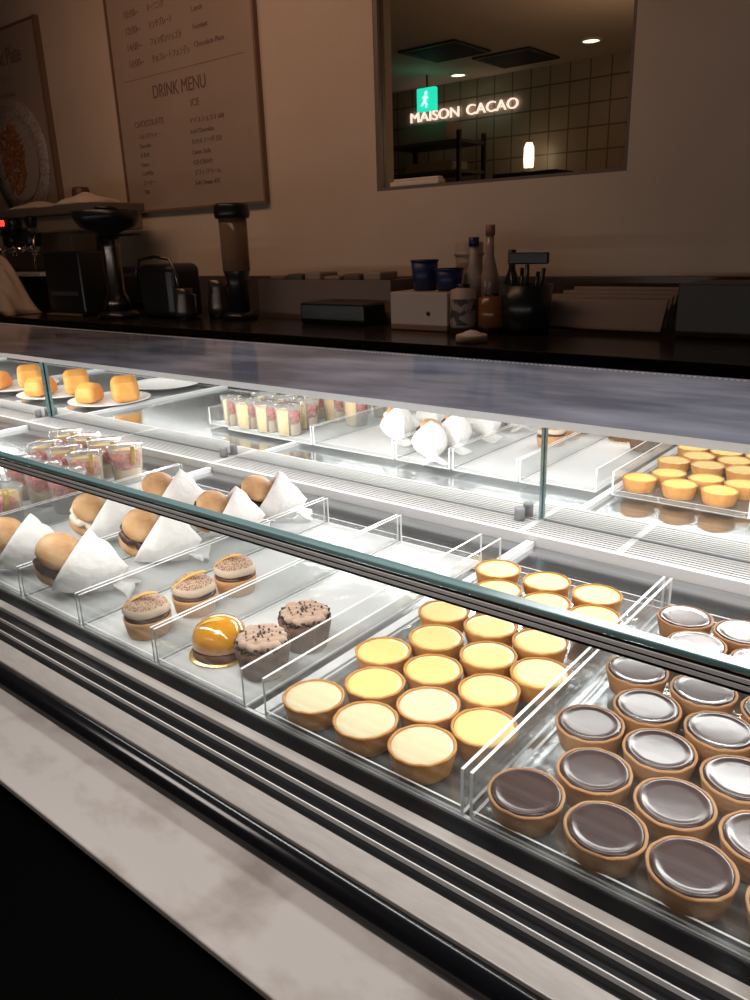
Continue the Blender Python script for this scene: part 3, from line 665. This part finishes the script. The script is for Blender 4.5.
cloth('cleaning_cloth', 'crumpled pale cloth on top of the espresso machine', (-3.98, 2.50, CT + .546), .16, .12, .050, (.52, .42, .34), 3)
cloth('tea_towel', 'flat pale towel on the left of the espresso machine top', (-4.46, 2.50, CT + .546), .17, .12, .035, (.45, .36, .29), 4)
cp = thing('takeaway_cup', 'dark brown cup standing upside down on the machine before the pasta poster', 'cup', (-4.22, 2.62, CT + .545))
MB().lathe([(0, 0), (.055, 0), (.058, .006), (.045, .10), (.038, .108), (0, .110)], 24).build('cup_body', mat('brown_cup', (.09, .04, .03), .5), cp)
MB().lathe([(.056, .0), (.062, .0), (.062, .007), (.056, .009)], 24).build('rim', mat('brown_cup'), cp)
sm = cloth('beige_cloth', 'large crumpled beige cloth heaped at the left edge below the coffee machine', (-4.47, 2.13, CT), .34, .10, .37, (.50, .38, .29), 5, hump=lambda u, v: max(0, 1 - (u + .3) ** 2 * .6) ** .8 * max(0, 1 - u * u) ** .25 * max(0, 1 - v * v) ** .5)
# black box under the machine's right end
bx = thing('undercounter_grinder', 'black boxy appliance under the right end of the espresso machine top', 'appliance', (-3.80, 2.31, CT))
MB().box(-.17, .17, -.12, .02, 0, .315).build('body', DK, bx, bevel=.012)
MB().box(-.12, .12, -.124, -.12, .10, .12).build('badge_strip', mat('dim_badge', (.05, .05, .07), .4), bx)
MB().box(-.14, .14, -.16, -.12, .0, .012).build('drip_lip', STM, bx, bevel=.003)
g1 = thing('coffee_grinder', 'coffee grinder with a wide black bowl hopper and chrome column', 'coffee grinder', (-3.36, 2.20, CT)); g1.scale = (.9, .9, .94)
MB().lathe([(0, 0), (.11, 0), (.11, .02), (.08, .04), (0, .04)], 32).build('base', DK, g1)
MB().lathe([(0, .04), (.075, .04), (.06, .10), (.045, .13), (.045, .34), (.06, .40), (0, .40)], 32).build('body', mat('dark_chrome', (.20, .17, .15), .25, 1), g1)
MB().lathe([(.05, .40), (.06, .415), (.135, .44), (.165, .475), (.170, .515), (0, .52)], 36).build('hopper', DK, g1)
MB().lathe([(0, .52), (.06, .52), (.055, .535), (0, .538)], 24).build('hopper_lid', DK, g1)
MB().box(.10, .24, -.02, .02, .395, .405).build('lever', DK, g1, bevel=.003)
g2 = thing('coffee_grinder', 'tall coffee grinder with a clear tube hopper and black cap', 'coffee grinder', (-2.70, 2.38, CT), 0); g2.scale = (.78, .78, 1)
MB().lathe([(0, 0), (.10, 0), (.10, .02), (.07, .035), (0, .035)], 32).build('base', DK, g2)
MB().lathe([(0, .035), (.06, .035), (.055, .15), (.075, .21), (0, .21)], 32).build('body', DK, g2)
MB().lathe([(.070, .205), (.076, .21), (.078, .43), (.074, .43), (.072, .212)], 32).build('tube_hopper', clear('amber_tube', (.62, .48, .36), veil=.30, veilcol=(.45, .32, .22)), g2)
MB().lathe([(0, .425), (.092, .425), (.098, .44), (.098, .475), (.088, .485), (0, .485)], 32).build('hopper_lid', DK, g2)
ap = thing('kettle', 'black rounded appliance with a chrome arc handle', 'appliance', (-3.13, 2.34, CT))
MB().box(-.13, .13, -.09, .09, .0, .245).build('body', DK, ap, bevel=.035, seg=4)
MB().tube([(-.15, -.06, .12), (-.155, -.07, .20), (-.12, -.07, .265), (0, -.07, .278), (.11, -.07, .265), (.145, -.07, .2), (.15, -.06, .05)], .007, 10).build('handle', mat('dark_chrome'), ap)
for i, (x, y, h, r, lab) in enumerate(((-2.93, 2.26, .14, .045, 'small dark steel milk jug left of the tall grinder'), (-2.86, 2.40, .17, .05, 'taller dark steel milk jug touching the tall grinder'))):
    j = thing('milk_jug', lab, 'jug', (x, y, CT), .8 * i, 'milk jugs')
    MB().lathe([(0, 0), (r, 0), (r * 1.05, h * .3), (r * .8, h * .8), (r * .9, h), (r * .85, h), (r * .75, h * .8), (0, h * .75)], 28).build('body', mat('dark_steel', (.10, .08, .07), .3, .7), j)
    MB().tube([(r * .8, 0, h * .85), (r + .035, 0, h * .8), (r + .035, 0, h * .3), (r, 0, h * .2)], .005, 8).build('handle', mat('dark_steel'), j)
TAN = mat('grey_tan', (.17, .12, .10), .55)
lb = thing('storage_crate', 'long low grey tan crate along the back wall', 'crate', (-2.33, 2.60, CT))
b = MB(); b.box(-.38, .38, -.09, -.08, 0, .165); b.box(-.38, .38, .08, .09, 0, .165); b.box(-.38, -.37, -.08, .08, 0, .165); b.box(.37, .38, -.08, .08, 0, .165); b.box(-.37, .37, -.08, .08, 0, .01); b.build('crate_body', TAN, lb)
for i in range(6):
    x = -2.62 + .11 * i
    tag(MB().box(-.045, .045, -.06, .06, 0, .168 + .008 * (i % 3)).build('packet', mat('packet_%d' % (i % 3), ((.20, .15, .12), (.09, .07, .06), (.26, .20, .15))[i % 3], .6), bevel=.008, loc=(x, 2.60, CT + .011)), '%s packet from the left standing in the long crate' % ORD[i], 'packet', 'packets in the crate')
tag(MB().box(-.17, .17, -.07, .07, 0, .085).build('black_tray', DK, bevel=.01, loc=(-2.13, 2.42, CT)), 'black low box in front of the long crate', 'box')
hd = thing('napkin_box', 'pale square dispenser box with a small round hole', 'box', (-1.68, 2.42, CT))
MB().box(-.125, .125, -.10, .05, 0, .135).build('box_body', mat('pale_box', (.50, .40, .34), .5), hd, bevel=.004)
MB().lathe([(0, 0), (.008, 0), (.008, .002), (0, .002)], 16, M=Rx.to_3x3() , c=(.045, -.100, .062)).build('round_hole', DK, hd)
BLUE = mat('navy_cup', (.010, .022, .085), .4)
for i, (x, y, h, r, lab) in enumerate(((-1.72, 2.42, .105, .050, 'taller dark blue cup on the pale box'), (-1.612, 2.42, .075, .050, 'shorter dark blue cup on the right of the pale box'))):
    c = thing('blue_cup', lab, 'cup', (x, y, CT + .135), 0, 'dark blue cups')
    MB().lathe([(0, 0), (r * .82, 0), (r, h), (r * .94, h), (r * .78, .004), (0, .004)], 32).build('cup_body', BLUE, c)
    MB().lathe([(r * .99, h - .004), (r * 1.05, h - .002), (r * 1.05, h + .003), (r * .95, h + .003)], 32).build('rim', BLUE, c)
def bottle(label, x, y, r, h, m, capm, neck=.4, liquid=None, lab2=None, name='bottle'):
    t = thing(name, label, 'bottle', (x, y, CT))
    s = h * (1 - neck)
    MB().lathe([(0, 0), (r, 0), (r, s), (r * .45, s + h * neck * .4), (r * .42, h * .94), (0, h * .94)], 28).build('bottle_body', m, t)
    MB().lathe([(0, h * .90), (r * .52, h * .90), (r * .52, h), (0, h)], 24).build('cap', capm, t)
    if lab2: MB().lathe([(r * 1.01, s * .2), (r * 1.015, s * .21), (r * 1.015, s * .79), (r * 1.01, s * .8)], 28).build('paper_label', lab2, t)
    return t
pale = mat('pale_plastic', (.42, .32, .26), .5); capb = mat('blue_cap', (.01, .02, .10), .4)
cy = thing('paper_cup_stack', 'pale tall stack of paper cups behind the blue cups', 'cup stack', (-1.63, 2.58, CT)); MB().lathe([(0, 0), (.045, 0), (.052, .295), (.048, .30), (0, .30)], 28).build('cups_body', pale, cy); MB().lathe([(.050, .25), (.056, .252), (.056, .262), (.051, .264)], 28).build('rim', pale, cy)
bottle('pale bottle with a dark blue cap', -1.56, 2.50, .036, .315, pale, capb, .45)
bottle('tall clear and pink bottle, tallest on the counter', -1.505, 2.52, .033, .355, mat('pink_glass', (.34, .22, .18), .2), mat('pink_cap', (.30, .12, .10), .5), .5, lab2=mat('white_label', (.38, .28, .23), .5))
bottle('short jar with a printed pale label and dark lid', -1.495, 2.33, .044, .165, pale, DK, .12, lab2=mat('coffee_label', (.30, .22, .18), .6, noise=(30, (.05, .035, .03), .5, .55)), name='jar')
bottle('squat amber jar right of the printed jar', -1.400, 2.36, .046, .135, mat('amber_glass', (.20, .07, .02), .2), DK, .12, name='jar')
bottle('slim dark bottle behind the amber jar', -1.415, 2.52, .026, .27, DK, DK, .4)
kb = thing('knife_basket', 'black basket of utensils at the right of the bottles', 'basket', (-1.29, 2.40, CT))
b = MB(); b.lathe([(0, 0), (.075, 0), (.085, .16), (.080, .16), (.070, .006), (0, .006)], 28); b.build('basket', DK, kb)
for k in range(5): MB().tube([(-.04 + .02 * k, 0, .05), (-.06 + .03 * k, .02 * (k % 2), .20 + .012 * (k % 3))], .007, 8).build('utensil_handle', DK, kb)
MB().box(-.07, .075, -.01, .01, .225, .262).build('flat_scraper', DK, kb, bevel=.004)
sp = thing('tape_dispenser', 'small round white sponge-like disc on the counter edge', 'sponge', (-1.335, 2.13, CT))
MB().lathe([(0, 0), (.046, 0), (.050, .004), (.050, .020), (.046, .024), (0, .025)], 32).build('disc', mat('white_sponge', (.85, .72, .62), .7), sp)
MB().lathe([(.035, .024), (.018, .034), (0, .038)], 24).build('soft_top', mat('white_sponge'), sp)
sp.name = 'round_sponge'
rt = thing('tilted_rack', 'low tan rack of leaning boards right of the bottles', 'rack', (-1.07, 2.60, CT))
for k in range(4):
    MB().box(-.23 + .02 * k, .21, -.005, .005, 0, .11, rot=Matrix.Rotation(-.5, 3, 'X')).build('board', mat('rack_tan', (.15, .10, .08), .45), rt, bevel=.002).location = (0, -.10 + .045 * k, .005 + .01 * k)
tag(MB().box(-.30, .42, -.12, .12, 0, .16).build('dark_box', mat('box_dark', (.05, .045, .04), .5), bevel=.006, loc=(-.52, 2.60, CT)), 'large dark flat sided box on the counter at the right edge', 'box')
for o in scene.objects:
    if o.type == 'MESH' and o.get('category') is None and o.parent is None and o.get('kind') is None: print('UNTAGGED', o.name)
